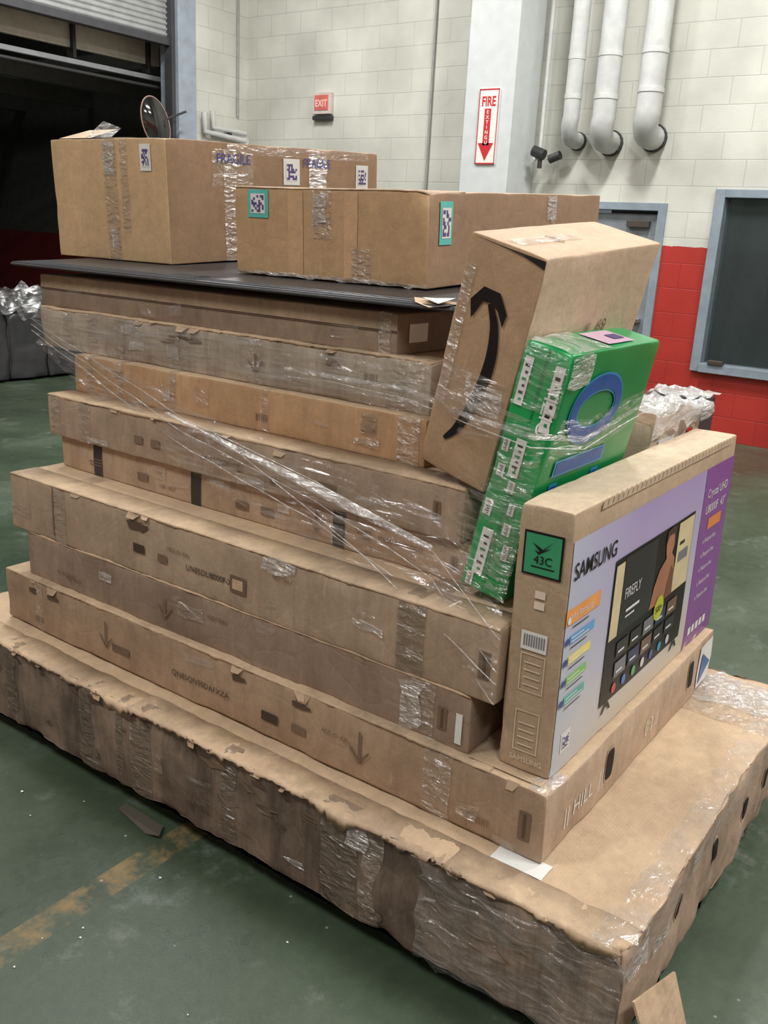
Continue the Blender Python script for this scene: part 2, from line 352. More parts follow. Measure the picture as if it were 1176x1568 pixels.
b5=Box('strapped_tv_carton',(1.87,1.04,.871),(1.05,1.65,.109),tex(srgb(190,164,138),srgb(146,124,100),.5,7),TOP,wear=.004,edge=.004,seed=5)
for y in (1.43,.96,.40): b5.quad('F',y,0,y+.042,.108,plain('strap_dark',(.03,.03,.032),.35),.003,'black_strap')
for y in (1.2,.76,.66): b5.quad('F',y,.03,y+.05,.055,INKL,.004,'print'); 
uparrow(b5,.50,.03,.06); b5.slot(.05,.05,.02,.035); b5.marks(4,37); b5.glints(4,38)

b6=Box('tv_carton',(1.85,1.06,.981),(1.08,1.67,.139),tex(srgb(178,156,134),srgb(138,118,100),.55,8,gloss=.2),TOP,wear=.005,edge=.005,seed=6)
b6.lip(EDGE,.003,.008,.1,.007); torn(b6,4,25,1.6)
b6.quad('F',1.18,.045,1.22,.07,INKL,.004,'print'); b6.quad('F',1.10,.045,1.14,.07,INKL,.004,'print'); b6.text('F','QN85Q60DAF',.92,.045,.026,INKL,.004)
b6.quad('F',.40,.05,.46,.07,INKL,.004,'print'); b6.slot(.08,.07,.022,.05); b6.wrap(1.44,1.50,TAPE,0,.1); b6.wrap(.86,.90,TAPE,0,.1); b6.wrap(1.60,1.65,TAPE,0,.1)
b6.marks(3,39); b6.glints(6,40)

b7=Box('kraft_tv_carton',(1.95,1.25,1.121),(1.0,1.46,.129),tex(KO,srgb(166,132,98),.5,9),TOP,wear=.004,edge=.004,seed=7)
b7.wrap(.02,.09,TAPE,0,.05); b7.quad('F',.16,.06,.21,.115,TAPED,.005,'tape'); b7.quad('F',.80,.04,.86,.10,TAPE,.004,'tape')
for y in (.55,.95,1.2,1.36): b7.wrap(y,y+.03,TAPE,0,.05)
b7.marks(2,41); b7.glints(5,42)

b8=Box('tv_carton',(1.99,1.27,1.251),(1.0,1.68,.139),tex(srgb(178,164,146),srgb(120,106,94),.6,10,streak=.7,gloss=.3),TOP,wear=.006,edge=.006,seed=8,seg=.035)
b8.lip(EDGE,.003,.007,.06,.008); torn(b8,6,26,1.6)
for y in (.02,.08,.6,.95,1.22,1.36,1.5): b8.wrap(y,y+.05,TAPE,0,.03)
uparrow(b8,.62,.03,.06); b8.marks(2,43); b8.glints(8,44); b8.quad('F',.0,.0,1.67,.135,FILMS,.006,'film_layer',step=.06)

b9=Box('tv_carton',(2.01,1.40,1.391),(1.02,1.57,.110),tex(srgb(152,132,112),srgb(108,92,78),.6,11),TOP2,wear=.003,edge=.003,seed=9)
b9.wrap(.02,.06,TAPE,0,.02); b9.quad('R',.05,.03,.14,.08,WHITE,.003,'label')
b9.quad('F',0,.058,1.57,.062,SLOT,.002,'lid_seam',step=.05); b9.glints(4,46)
b9.quad('F',0.,.064,1.57,.108,tex(srgb(172,150,124),srgb(134,112,90),.5,23),.0025,'lid_panel',step=.05)

TILT=-radians(2.4)
tv=empty('flat_screen_television',(1.965,1.2,1.522),(0,TILT,0))
TVM=plain('tv_plastic_black',(.022,.023,.027),.38); TVG=plain('tv_bezel_edge',(.09,.093,.105),.25)
boxm('screen_panel',(0,0,0),(1.08,1.87,.014),TVM,tv,.004); boxm('bezel_front',(-.004,0,.004),(.012,1.87,.010),TVG,tv,.002); boxm('bezel_side',(0,-.003,.004),(1.08,.01,.010),TVG,tv,.002)
boxm('rear_housing',(.12,.25,-.018),(.9,1.6,0.0),TVM,tv,.006)
boxm('connector_tray',(.02,.98,.012),(.12,1.12,.0155),HOLE,tv,.001)
for x in (.02,.035,.06): tube('cable_channel',[(x,.02,.0145),(x,1.85,.0145)],.0018,TVG,tv)
mesh('paper_tag',[(-.01,.02,.016),(.06,.01,.018),(.08,.12,.018),(.04,.15,.024),(.0,.12,.017),(-.012,.07,.008)],[(0,1,2,3,4,5)],EDGE,tv); mesh('tag_crumple',[(0,.05,.018),(.05,.03,.03),(.06,.10,.024),(.02,.11,.028)],[(0,1,2,3)],WHITE,tv)

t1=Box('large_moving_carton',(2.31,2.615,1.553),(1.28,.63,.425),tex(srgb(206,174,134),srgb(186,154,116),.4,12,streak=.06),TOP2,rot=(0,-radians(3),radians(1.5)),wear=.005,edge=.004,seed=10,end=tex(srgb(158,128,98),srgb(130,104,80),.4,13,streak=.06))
t1.wrap(.26,.33,TAPE,0,.3); t1.quad('F',.265,.30,.32,.41,FILM2,.005,'tape_glossy',jag=.02); t1.quad('F',.27,.04,.31,.12,FILM2,.005,'tape_glossy',jag=.02); t1.wrap(.20,.24,TAPE,.1,.2)
LB=plain('label_blue',srgb(70,80,150),.4); TEAL=plain('label_teal',srgb(96,190,180),.4); PUR=plain('label_purple',srgb(90,76,130),.4)
def qr(b,f,u,v,w,h,frame,inner=WHITE):
    b.quad(f,u,v,u+w,v+h,frame,.003,'label_border'); b.quad(f,u+w*.15,v+h*.15,u+w*.85,v+h*.85,inner,.0042,'label_face')
    random.seed(int(u*1000)); n=7
    for i in range(n):
        for j in range(n):
            if random.random()<.5:
                a=u+w*(.2+.6*i/n); c=v+h*(.2+.6*j/n); b.quad(f,a,c,a+w*.6/n,c+h*.6/n,PUR,.0054,'qr_cell')
qr(t1,'F',.075,.315,.055,.09,WHITE)
t1.quad('R',.22,.27,.44,.40,FILM,.004,'tape_glossy',jag=.01); t1.quad('R',.28,0,.35,.40,TAPE,.003,'packing_tape')
t1.text('R','FRAGILE',.24,.35,.05,LB,.006); qr(t1,'R',.62,.28,.10,.10,WHITE); t1.quad('R',.78,.22,.90,.40,FILM2,.004,'tape_glossy',jag=.01); t1.text('R','FRAGILE',.74,.35,.05,LB,.006); qr(t1,'R',1.11,.27,.09,.10,WHITE)
t1.quad('R',.30,.385,1.2,.42,FILM,.004,'tape_edge')
t1.quad('T',.02,.2,.3,.35,FILM2,.004,'tape_glossy')
mesh('lifted_flap',[t1.P('T',.02,.42,.004),t1.P('T',.02,.60,.004),Vector((.10,.52,.46)),Vector((.14,.40,.465))],[(0,1,2,3)],TOP,t1.e)
mesh('torn_tape',[t1.P('T',.0,.28,.004),t1.P('T',.0,.42,.004),Vector((.05,.40,.47)),Vector((.03,.35,.485)),Vector((.06,.29,.462))],[(0,1,2,3,4)],FILM2,t1.e)

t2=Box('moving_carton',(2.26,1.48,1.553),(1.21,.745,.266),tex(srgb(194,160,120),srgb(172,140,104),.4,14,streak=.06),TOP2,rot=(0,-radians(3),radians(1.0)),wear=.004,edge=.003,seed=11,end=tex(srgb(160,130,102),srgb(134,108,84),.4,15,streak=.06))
t2.lip(TOP2,.003,.004,.2,.003)
qr(t2,'F',.60,.175,.085,.085,TEAL); qr(t2,'R',.05,.12,.07,.12,TEAL)
t2.wrap(.35,.42,TAPE,.12,.3); t2.quad('F',.37,.16,.42,.255,FILM2,.004,'tape_glossy',jag=.01)
LT=card('paler_panel',srgb(204,168,128),srgb(186,152,112),.3,streak=.05,seed=8)
t2.quad('F',.25,.005,.30,.26,LT,.002,'paler_panel'); t2.quad('F',.46,.005,.52,.26,LT,.002,'paler_panel')
t2.quad('R',.75,.18,.82,.262,FILM2,.003,'tape_glossy'); t2.quad('R',.78,.02,.81,.25,TAPE,.003,'tape')
t2.quad('F',.0,-.0,.745,.012,FILM2,.004,'tape_glossy',jag=.01); t2.quad('F',.2,.0,.27,.10,TAPE,.003,'tape')

am=Box('leaning_delivery_carton',(1.85,1.015,1.122),(.575,.20,.565),tex(srgb(188,156,124),srgb(168,138,108),.4,16,streak=.06),tex(srgb(210,180,150),srgb(190,160,130),.4,17,streak=.06),rot=(radians(14.0),-radians(4.5),-radians(3)),wear=.004,edge=.004,seed=12,end=tex(srgb(206,180,154),srgb(190,162,136),.4,18,streak=.06))
def smile():
    W=.20
    c=[(.29,.085),(.42,.12),(.54,.18),(.62,.25),(.64,.32),(.58,.385),(.46,.43)]
    V=[];F=[];n=36
    def bez(t):
        k=t*(len(c)-1); i=min(int(k),len(c)-2); f=k-i
        p0=c[max(i-1,0)];p1=c[i];p2=c[i+1];p3=c[min(i+2,len(c)-1)]
        return [0.5*((2*p1[a])+(-p0[a]+p2[a])*f+(2*p0[a]-5*p1[a]+4*p2[a]-p3[a])*f*f+(-p0[a]+3*p1[a]-3*p2[a]+p3[a])*f**3) for a in(0,1)]
    for i in range(n+1):
        t=i/n; a=bez(t); b=bez(min(1,t+.01)); a0=bez(max(0,t-.01))
        tx=-(b[0]-a0[0])*W; tz=b[1]-a0[1]; l=hypot(tx,tz) or 1; nx,nz=-tz/l,tx/l
        th=.003+.0115*sin(pi*min(1,t*.93+.02))**.8
        y=W*(1-a[0]); 
        V+=[am.P('F',y+nx*th,a[1]+nz*th,.0035),am.P('F',y-nx*th,a[1]-nz*th,.0035)]
    for i in range(n): F.append((2*i,2*i+1,2*i+3,2*i+2))
    mesh('smile_print',V,F,BLACK,am.e)
    h=[(.26,.385),(.20,.425),(.34,.462),(.56,.460),(.70,.42),(.68,.39),(.58,.42),(.48,.432),(.36,.43)]
    am.poly('F',[(W*(1-t),v) for t,v in h],BLACK,.004,'smile_arrowhead')
smile()
am.text('R','69',.33,.36,.05,INKL,.004,rot=-.1); am.text('R','llll',.27,.37,.03,INKL,.004)
am.quad('T',.02,.08,.30,.12,TAPE,.003,'packing_tape'); am.text('T','dlP',.17,.12,.04,INKL,.004)
am.quad('F',.01,.15,.195,.27,FILM,.005,'film_patch'); am.quad('F',.02,.19,.12,.25,FILM2,.006,'film_patch',jag=.03)
am.poly('F',[(0.20,.56),(.10,.557),(0.0,.56),(0,.54),(.06,.553)],HOLE,.003,'open_flap_gap')
am.quad('F',.165,.16,.195,.50,TAPE,.004,'tape')

GR=plain('green_print',srgb(26,156,84),.30,var=.08,bump=.05); GRD=plain('green_print_dark',srgb(18,134,72),.30,var=.1,bump=.05); BLU=plain('print_blue',srgb(30,84,160),.35)
vz=Box('green_electronics_carton',(1.80,.912,.885),(.52,.12,.605),GR,GR,rot=(radians(11),0,0),wear=.003,edge=.003,seed=13,end=GRD)
vz.text('F','VIZIO',.040,.53,.048,WHITE,.004,rot=-pi/2,name='brand_print')
for (y,v,w,h) in ((.088,.46,.022,.11),(.010,.42,.024,.15),(.05,.30,.026,.09),(.07,.04,.028,.12),(.085,.29,.02,.03),(.05,.26,.018,.03),(.09,.19,.022,.04),(.03,.16,.02,.03),(.035,.21,.016,.03),(.09,.005,.018,.035),(.02,.10,.016,.04),(.09,.35,.018,.03)):
    vz.quad('F',y,v,y+w,v+h,WHITE,.003,'sticker')
    for k in range(6): vz.quad('F',y+w*.25,v+h*(.1+.14*k),y+w*(.75 if k%2 else .55),v+h*(.15+.14*k),BLACK if k%3 else GRD,.0042,'sticker_print')
vz.quad('F',.058,0,.062,.60,GRD,.003,'box_seam')
# blue block letters O I Z I V read bottom to top; letter height runs along u
def ring(u,v,ru,rv,th,mat,off,nm):
    V=[];F=[];n=40
    for i in range(n):
        a=2*pi*i/n
        V+=[vz.P('R',u+ru*cos(a),v+rv*sin(a),off),vz.P('R',u+(ru-th)*cos(a),v+(rv-th)*sin(a),off)]
    for i in range(n): F.append((2*i,2*((i+1)%n),2*((i+1)%n)+1,2*i+1))
    mesh(nm,V,F,mat,vz.e)
CY=plain('print_cyan',srgb(50,140,190),.35)
U0,U1=.07,.33
ring(.20,.462,.148,.088,.046,CY,.003,'letter_o_outline'); ring(.20,.462,.142,.082,.034,BLU,.004,'letter_o')
def bar(pts,nm):
    cx=sum(p[0] for p in pts)/len(pts); cy=sum(p[1] for p in pts)/len(pts)
    vz.poly('R',[(cx+(a-cx)*1.04+copysign(.005,a-cx),cy+(b-cy)*1.04+copysign(.005,b-cy)) for a,b in pts],CY,.003,nm+'_outline'); vz.poly('R',pts,BLU,.004,nm)
bar([(U0,.315),(U1,.315),(U1,.345),(U0,.345)],'letter_i')
bar([(U0,.165),(U0+.03,.165),(U0+.03,.285),(U0,.285)],'letter_z_top'); bar([(U1-.03,.165),(U1,.165),(U1,.285),(U1-.03,.285)],'letter_z_base')
vz.poly('R',[(U0+.02,.255),(U0+.02,.285),(U1-.02,.195),(U1-.02,.165)][::-1],BLU,.0042,'letter_z_diagonal')
bar([(U0,.11),(U1,.11),(U1,.14),(U0,.14)],'letter_i'); vz.poly('R',[(U0,.09),(U0,.065),(U1,.035),(U1,.06)],BLU,.004,'letter_v'); vz.poly('R',[(U0,.005),(U1,.03),(U1,.055),(U0,.03)],BLU,.004,'letter_v_stroke')
vz.quad('T',.22,.02,.38,.10,plain('label_pink',srgb(214,180,202),.4),.003,'pink_label'); vz.quad('T',.30,.04,.36,.07,PUR,.0045,'label_print')
vz.quad('T',.0,.0,.2,.12,FILM2,.004,'film_patch'); vz.quad('F',.0,.46,.12,.60,FILM,.006,'film_patch'); vz.quad('F',.0,.05,.12,.35,FILM,.006,'film_patch'); vz.quad('R',.0,.53,.10,.6,FILM2,.006,'film_patch',jag=.03)

sm=Box('retail_tv_carton',(1.712,.710,.536),(1.17,.13,.632),tex(srgb(190,166,138),srgb(172,148,122),.4,19,streak=.06),tex(srgb(214,192,164),srgb(194,170,142),.4,20,streak=.06),rot=(-radians(.6),0,0),wear=.0025,edge=.003,seed=14)
m,n,bs=nt('lilac_print'); L=n.links.new
tc=N(n,'ShaderNodeTexCoord'); sp=N(n,'ShaderNodeSeparateXYZ'); L(tc.outputs['Object'],sp.inputs[0])
mr=N(n,'ShaderNodeMapRange'); L(sp.outputs['Z'],mr.inputs[0]); mr.inputs[1].default_value=0; mr.inputs[2].default_value=.57
r=ramp(n,[(0,srgb(208,198,178)),(.35,srgb(196,194,206)),(.7,srgb(184,174,208)),(1,srgb(174,154,202))]); L(mr.outputs[0],r.inputs[0])
mr2=N(n,'ShaderNodeMapRange'); L(sp.outputs['X'],mr2.inputs[0]); mr2.inputs[1].default_value=0; mr2.inputs[2].default_value=.4; mr2.inputs[3].default_value=.75; mr2.inputs[4].default_value=0
c=mixc(n,mr2.outputs[0],r.outputs[0],srgb(192,202,216)); L(c,bs.inputs['Base Color']); bs.inputs['Roughness'].default_value=.3
LIL=m
sm.quad('R',.004,.0,1.166,.568,LIL,.002,'printed_front')
PURP=plain('print_purple',srgb(134,84,152),.35,var=.06)
sm.quad('R',.90,.0,1.166,.568,PURP,.003,'purple_panel')
sm.text('R','SAMSUNG',.015,.478,.056,BLACK,.004,name='brand_print',bold=.0004,sx=.92)
A0,A1,B0,B1_=.255,.835,.075,.46
sm.quad('R',A0,B0,A1,B1_,BLACK,.004,'screen_picture')
CR=plain('print_cream',srgb(214,200,160),.35); SK=plain('print_skin',srgb(168,116,88),.35); SK2=plain('print_skin_shade',srgb(120,78,60),.35); GY=plain('print_grey',srgb(120,122,126),.35); YL=plain('print_lime',srgb(190,200,60),.35); DG=plain('print_darkgrey',srgb(44,44,48),.35)
sm.quad('R',A0+.007,.25,A0+.06,.445,CR,.005,'picture_strip'); sm.quad('R',.70,.25,A1-.006,.452,CR,.005,'picture_strip'); sm.quad('R',.72,.335,.80,.365,GY,.006,'picture_caption'); sm.quad('R',.72,.385,.76,.395,DG,.006,'picture_caption')
sm.quad('R',A0+.065,.25,.54,.452,DG,.0048,'picture_dark')
sm.poly('R',[(.53,.25),(.70,.25),(.695,.32),(.685,.36),(.66,.378),(.672,.40),(.668,.43),(.65,.452),(.62,.448),(.605,.42),(.612,.39),(.62,.372),(.58,.35),(.55,.31)],SK,.0055,'picture_person')
sm.poly('R',[(.64,.25),(.70,.25),(.695,.32),(.67,.34),(.655,.30)],SK2,.006,'picture_person_shade')
sm.poly('R',[(.602,.41),(.62,.435),(.66,.436),(.672,.42),(.675,.452),(.645,.457),(.605,.45)],INK,.006,'picture_hair')
sm.text('R','FIREFLY',A0+.08,.34,.040,WHITE,.006,sx=.8); sm.quad('R',A0+.10,.30,A0+.19,.308,WHITE,.006,'picture_caption'); sm.quad('R',A0+.10,.285,A0+.16,.290,WHITE,.006,'picture_caption')
for i in range(5):
    for j in range(2):
        a=A0+.07+i*.09; v=.13+j*.055
        sm.quad('R',a,v,a+.075,v+.042,[GY,DG,plain('print_navy',srgb(40,52,90),.3),DG,plain('print_tan',srgb(120,96,80),.3)][(i*2+j)%5],.006,'app_tile')
        sm.quad('R',a+.01,v+.012,a+.05,v+.018,WHITE,.007,'tile_text')
sm.poly('R',[(.605+.036*cos(t*pi/8),.235+.036*sin(t*pi/8)) for t in range(16)],YL,.007,'yellow_badge'); sm.text('R','500+',.579,.225,.026,BLACK,.008)
cols=[srgb(190,60,60),srgb(60,120,200),srgb(90,170,110),srgb(210,210,210),srgb(50,80,160),srgb(60,150,200),srgb(200,200,210)]
for i in range(7):
    a=A0+.08+i*.065; sm.poly('R',[(a+.014*cos(t*pi/8),.102+.014*sin(t*pi/8)) for t in range(16)],plain('icon_%d'%i,cols[i],.3),.006,'app_icon')
for a in(.30,.79): sm.poly('R',[(a-.012,.075),(a-.03,.05),(a-.018,.05),(a,.068),(a+.02,.05),(a+.03,.05),(a+.012,.075)],BLACK,.005,'stand_leg_print')
for i,cc in enumerate([srgb(236,160,90),srgb(110,165,215),srgb(232,216,120),srgb(140,196,110),srgb(110,186,176)]):
    v=.375-i*.05; w=[.18,.13,.12,.11,.11][i]; hh=[.038,.022,.022,.022,.022][i]
    mm=plain('tag_%d'%i,cc,.4); sm.quad('R',.0+(.03 if i else 0),v,w+(.03 if i else 0),v+hh,mm,.004,'feature_tag'); 
    if i==0: sm.text('R','Why Samsung?',.012,v+.011,.022,WHITE,.005)
    else:
        for k in range(2): sm.quad('R',.035,v+.004+k*.009,.13-k*.03,v+.007+k*.009,WHITE,.005,'feature_text')
    sm.poly('R',[(.014+.009*cos(t*pi/6),v+.012+.009*sin(t*pi/6)) for t in range(12)],LB if i else WHITE,.0052,'feature_icon')
    sm.quad('R',.035,v-.010,.12,v-.007,DG,.005,'feature_text')
qr(sm,'R',.04,.05,.05,.05,WHITE)
sm.quad('R',.975,.37,1.10,.405,plain('print_orange',srgb(232,140,80),.35),.004,'orange_tag')
sm.text('R','Crystal UHD',.93,.475,.038,WHITE,.004,sx=.95); sm.text('R','U8000F  43"',.93,.425,.038,WHITE,.004)
for i in range(5): sm.text('R','o Feature line',.95,.33-i*.045,.022,WHITE,.004)
for i in range(5): sm.quad('R',.93+i*.035,.04,.955+i*.035,.065,WHITE,.004,'logo_mark')
GLB=plain('label_green',srgb(60,156,110),.4)
sm.quad('F',.018,.475,.112,.575,BLACK,.003,'label_border'); sm.quad('F',.023,.480,.107,.570,GLB,.0042,'green_label'); sm.text('F','43C',.085,.505,.026,BLACK,.006); sm.quad('F',.035,.495,.09,.498,BLACK,.005,'label_line')
sm.poly('F',[(.09,.55),(.07,.53),(.04,.560),(.065,.538)],BLACK,.0055,'label_mark'); sm.poly('F',[(.085,.535),(.075,.525),(.045,.545),(.075,.531)],BLACK,.0055,'label_mark')
sm.quad('F',.035,.30,.098,.345,WHITE,.003,'barcode_label')
for k in range(9): sm.quad('F',.04+k*.006,.31,.043+k*.006,.338,GY,.0042,'barcode_bar')
OFF=plain('print_offwhite',srgb(222,208,190),.5)
for v in (.40,.425): sm.quad('F',.05,v,.075,v+.018,OFF,.003,'care_mark')
for (v0,v1) in ((.20,.29),(.05,.15)):
    for a,b_,c_,d_ in ((.035,v0,.095,v0+.002),(.035,v1,.095,v1+.002),(.035,v0,.037,v1),(.093,v0,.095,v1)): sm.quad('F',a,b_,c_,d_,OFF,.003,'print_frame')
    for k in range(4): sm.quad('F',.045,v0+.015+k*.018,.085,v0+.018+k*.018,OFF,.003,'print_line')
sm.text('F','SAMSUNG',.10,.025,.018,OFF,.004)
V=[];F=[];K=34
for i in range(K):
    a=.13+i*(.98/K); w_=.98/K; bi=len(V)
    V+=[Vector((a,-.003,.612)),Vector((a+w_,-.003,.612)),Vector((a+w_*.85,-.005,.630)),Vector((a+w_*.5,-.006,.638)),Vector((a+w_*.15,-.005,.630))]; F.append((bi,bi+1,bi+2,bi+3,bi+4))
mesh('serrated_edge',V,F,sm.body.data.materials[1],sm.e)

g=Box('small_wrapped_carton',(2.55,.87,.872),(.46,.16,.35),tex(srgb(204,186,166),srgb(164,144,124),.5,21),TOP,wear=.005,edge=.006,seed=15)
g.quad('R',.06,.25,.2,.29,WHITE,.003,'label'); g.quad('R',.32,.26,.37,.29,plain('label_red',srgb(200,40,40),.4),.004,'red_mark')
def crumple(name,parent,f,nu,nv,amp,mat,seed,fr=28):
    V=[];F=[]
    for i in range(nu+1):
        for j in range(nv+1):
            p=Vector(f(i/nu,j/nv)); q=p*fr+Vector((seed,0,0)); V.append(p+Vector((noise.noise(q)*amp*.5,noise.noise(q+Vector((9,0,0)))*amp*.5,abs(noise.noise(q*1.3+Vector((0,9,0))))*amp*1.6)))
    for i in range(nu):
        for j in range(nv):
            a=i*(nv+1)+j; F.append((a,a+nv+1,a+nv+2,a+1))
    return mesh(name,V,F,mat,parent,None,True)
SIL=film('crumpled_plastic',(.66,.66,.64),.5,.95,.22,9,.6)
def gw(u,v):
    x=-.02+.50*u
    if v<.3: return (x,-.012-.01*u,.30+.06*v/.3)
    return (x,-.012+.19*(v-.3)/.7,.36+.02*sin(u*5))
crumple('plastic_wrap',g.e,gw,22,12,.035,SIL,4,14)
BKC=plain('black_carton',(.04,.04,.043),.5,bump=.1)
g2=Box('small_dark_carton',(3.05,.90,.872),(.20,.2,.35),BKC,BKC,wear=.004,edge=.005,seed=16)
crumple('plastic_wrap',g2.e,lambda u,v:(-.01+.22*u,-.01+.2*v,.355),10,10,.02,SIL,7)
b10=Box('flat_carton',(2.86,.86,.532),(.40,1.5,.337),tex(KR,DK,.4,22),TOP,wear=.003,edge=.004,seed=17)

# stretch wrap: pulled, folded sheets of film
def strip(name,tops,bots,mat,seg=10,amp=.006,parent=None,rows=6,folds=3.):
    V=[];F=[];n=(len(tops)-1)*seg
    for i in range(n+1):
        k=i/seg; a=min(int(k),len(tops)-2); f=k-a
        t=Vector(tops[a]).lerp(Vector(tops[a+1]),f); b=Vector(bots[a]).lerp(Vector(bots[a+1]),f)
        for j in range(rows+1):
            p=b.lerp(t,j/rows); w=noise.noise(Vector((i*.08,j/rows*folds,seg)))*amp+abs(sin(j/rows*folds*pi+1.5*noise.noise(Vector((i*.06,0,seg)))))*amp*.6
            V.append(p+Vector((-abs(w),-abs(w)*.3,w*.4)))
    for i in range(n):
        for j in range(rows):
            a=i*(rows+1)+j; F.append((a,a+rows+1,a+rows+2,a+1))
    return mesh(name,V,F,mat,parent,None,True)
sw=empty('stretch_wrap')
strip('wrap_band_diagonal',[(1.965,2.96,1.37),(1.925,2.5,1.27),(1.84,2.0,1.17),(1.83,1.5,1.12),(1.80,1.1,1.06),(1.675,.845,.95)],[(1.965,2.93,1.25),(1.90,2.5,1.10),(1.83,2.0,.985),(1.81,1.5,.87),(1.74,1.1,.78),(1.672,.845,.70)],FILMS,16,.014,sw,26,7.)
strip('wrap_band_high',[(1.965,2.6,1.39),(1.95,1.3,1.37),(1.825,1.06,1.35),(1.77,.86,1.33),(1.9,.79,1.33),(2.3,.78,1.38)],[(1.965,2.6,1.30),(1.95,1.3,1.27),(1.825,1.06,1.25),(1.775,.87,1.22),(1.9,.80,1.24),(2.3,.80,1.30)],FILMS,14,.008,sw,14,5.)
strip('wrap_sheet_corner',[(1.94,1.26,1.25),(1.82,1.03,1.22),(1.775,.88,1.18),(1.78,.85,1.16)],[(1.83,1.04,.92),(1.82,1.0,.9),(1.785,.925,.92),(1.79,.90,.90)],FILMS,10,.008,sw,14,3.)
rnd=random.Random(77)
def rope(pts,r,mat=FILM2):
    P=[]; n=14
    for a,b in zip(pts[:-1],pts[1:]):
        for k in range(n):
            p=Vector(a).lerp(Vector(b),k/n); q=p*6; P.append(p+Vector((-abs(noise.noise(q))*.004,0,noise.noise(q+Vector((5,0,0)))*.007)))
    P.append(Vector(pts[-1])); tube('wrap_strand',P,r,mat,sw,2)
MAIN=[(1.96,2.96,1.345),(1.915,2.5,1.235),(1.83,2.0,1.14),(1.82,1.5,1.06),(1.785,1.1,.97),(1.665,.84,.86)]
for k in range(3):
    dz=-.02*k; rope([(x-.002,y,z+dz*(1+i*.6)) for i,(x,y,z) in enumerate(MAIN)],.0012+.0003*k)
# film ribbons, diagonal and round the boxes: the wrap's highlights put into pale shapes
strip('wrap_glint_ribbon',[(1.83,2.1,1.155),(1.81,1.75,1.10),(1.80,1.4,1.045),(1.78,1.1,.985)],[(1.82,2.1,1.150),(1.80,1.75,1.085),(1.785,1.4,1.02),(1.77,1.1,.975)],FILM2,16,.006,sw,5,2.)
HI=[(1.96,1.75,1.325),(1.94,1.3,1.325),(1.815,1.06,1.315),(1.76,.86,1.305),(1.85,.775,1.30),(2.2,.75,1.36)]
strip('wrap_glint_ribbon',HI,[(x-.004,y,z-.012) for x,y,z in HI],FILM2,14,.003,sw,4,1.5)
rope([(x,y,z-.028) for x,y,z in HI],.0016)
rope([(1.83,1.9,1.12),(1.80,1.45,.96),(1.68,.95,.80),(1.665,.84,.75)],.0016)

mesh('torn_cardboard_flap',[(1.545,.40,.235),(1.72,.37,.20),(1.70,.29,.003),(1.56,.31,.003),(1.63,.345,.12)],[(0,4,1),(1,4,2),(2,4,3),(3,4,0)],EDGE).modifiers.new('t','SOLIDIFY').thickness=.006
mesh('cardboard_scrap',[(1.535,1.98,.004),(1.50,1.97,.006),(1.475,1.82,.004),(1.485,1.77,.014),(1.525,1.80,.010)],[(0,1,2,3,4)],plain('scrap_dark',srgb(80,74,64),.8)).modifiers.new('t','SOLIDIFY').thickness=.004
db=empty('floor_litter'); random.seed(5)
for i in range(46):
    x,y=random.uniform(.5,1.5),random.uniform(.2,3.2)
    if random.random()<.3: x,y=random.uniform(3.3,6),random.uniform(-1,1.5)
    r_=random.uniform(.002,.006); a=random.uniform(0,6)
    mesh('paper_bit',[(x+r_*cos(a+k*1.5)*random.uniform(.6,1),y+r_*sin(a+k*1.5),.002+.002*(k%2)) for k in range(4)],[(0,1,2,3)],WHITE,db)

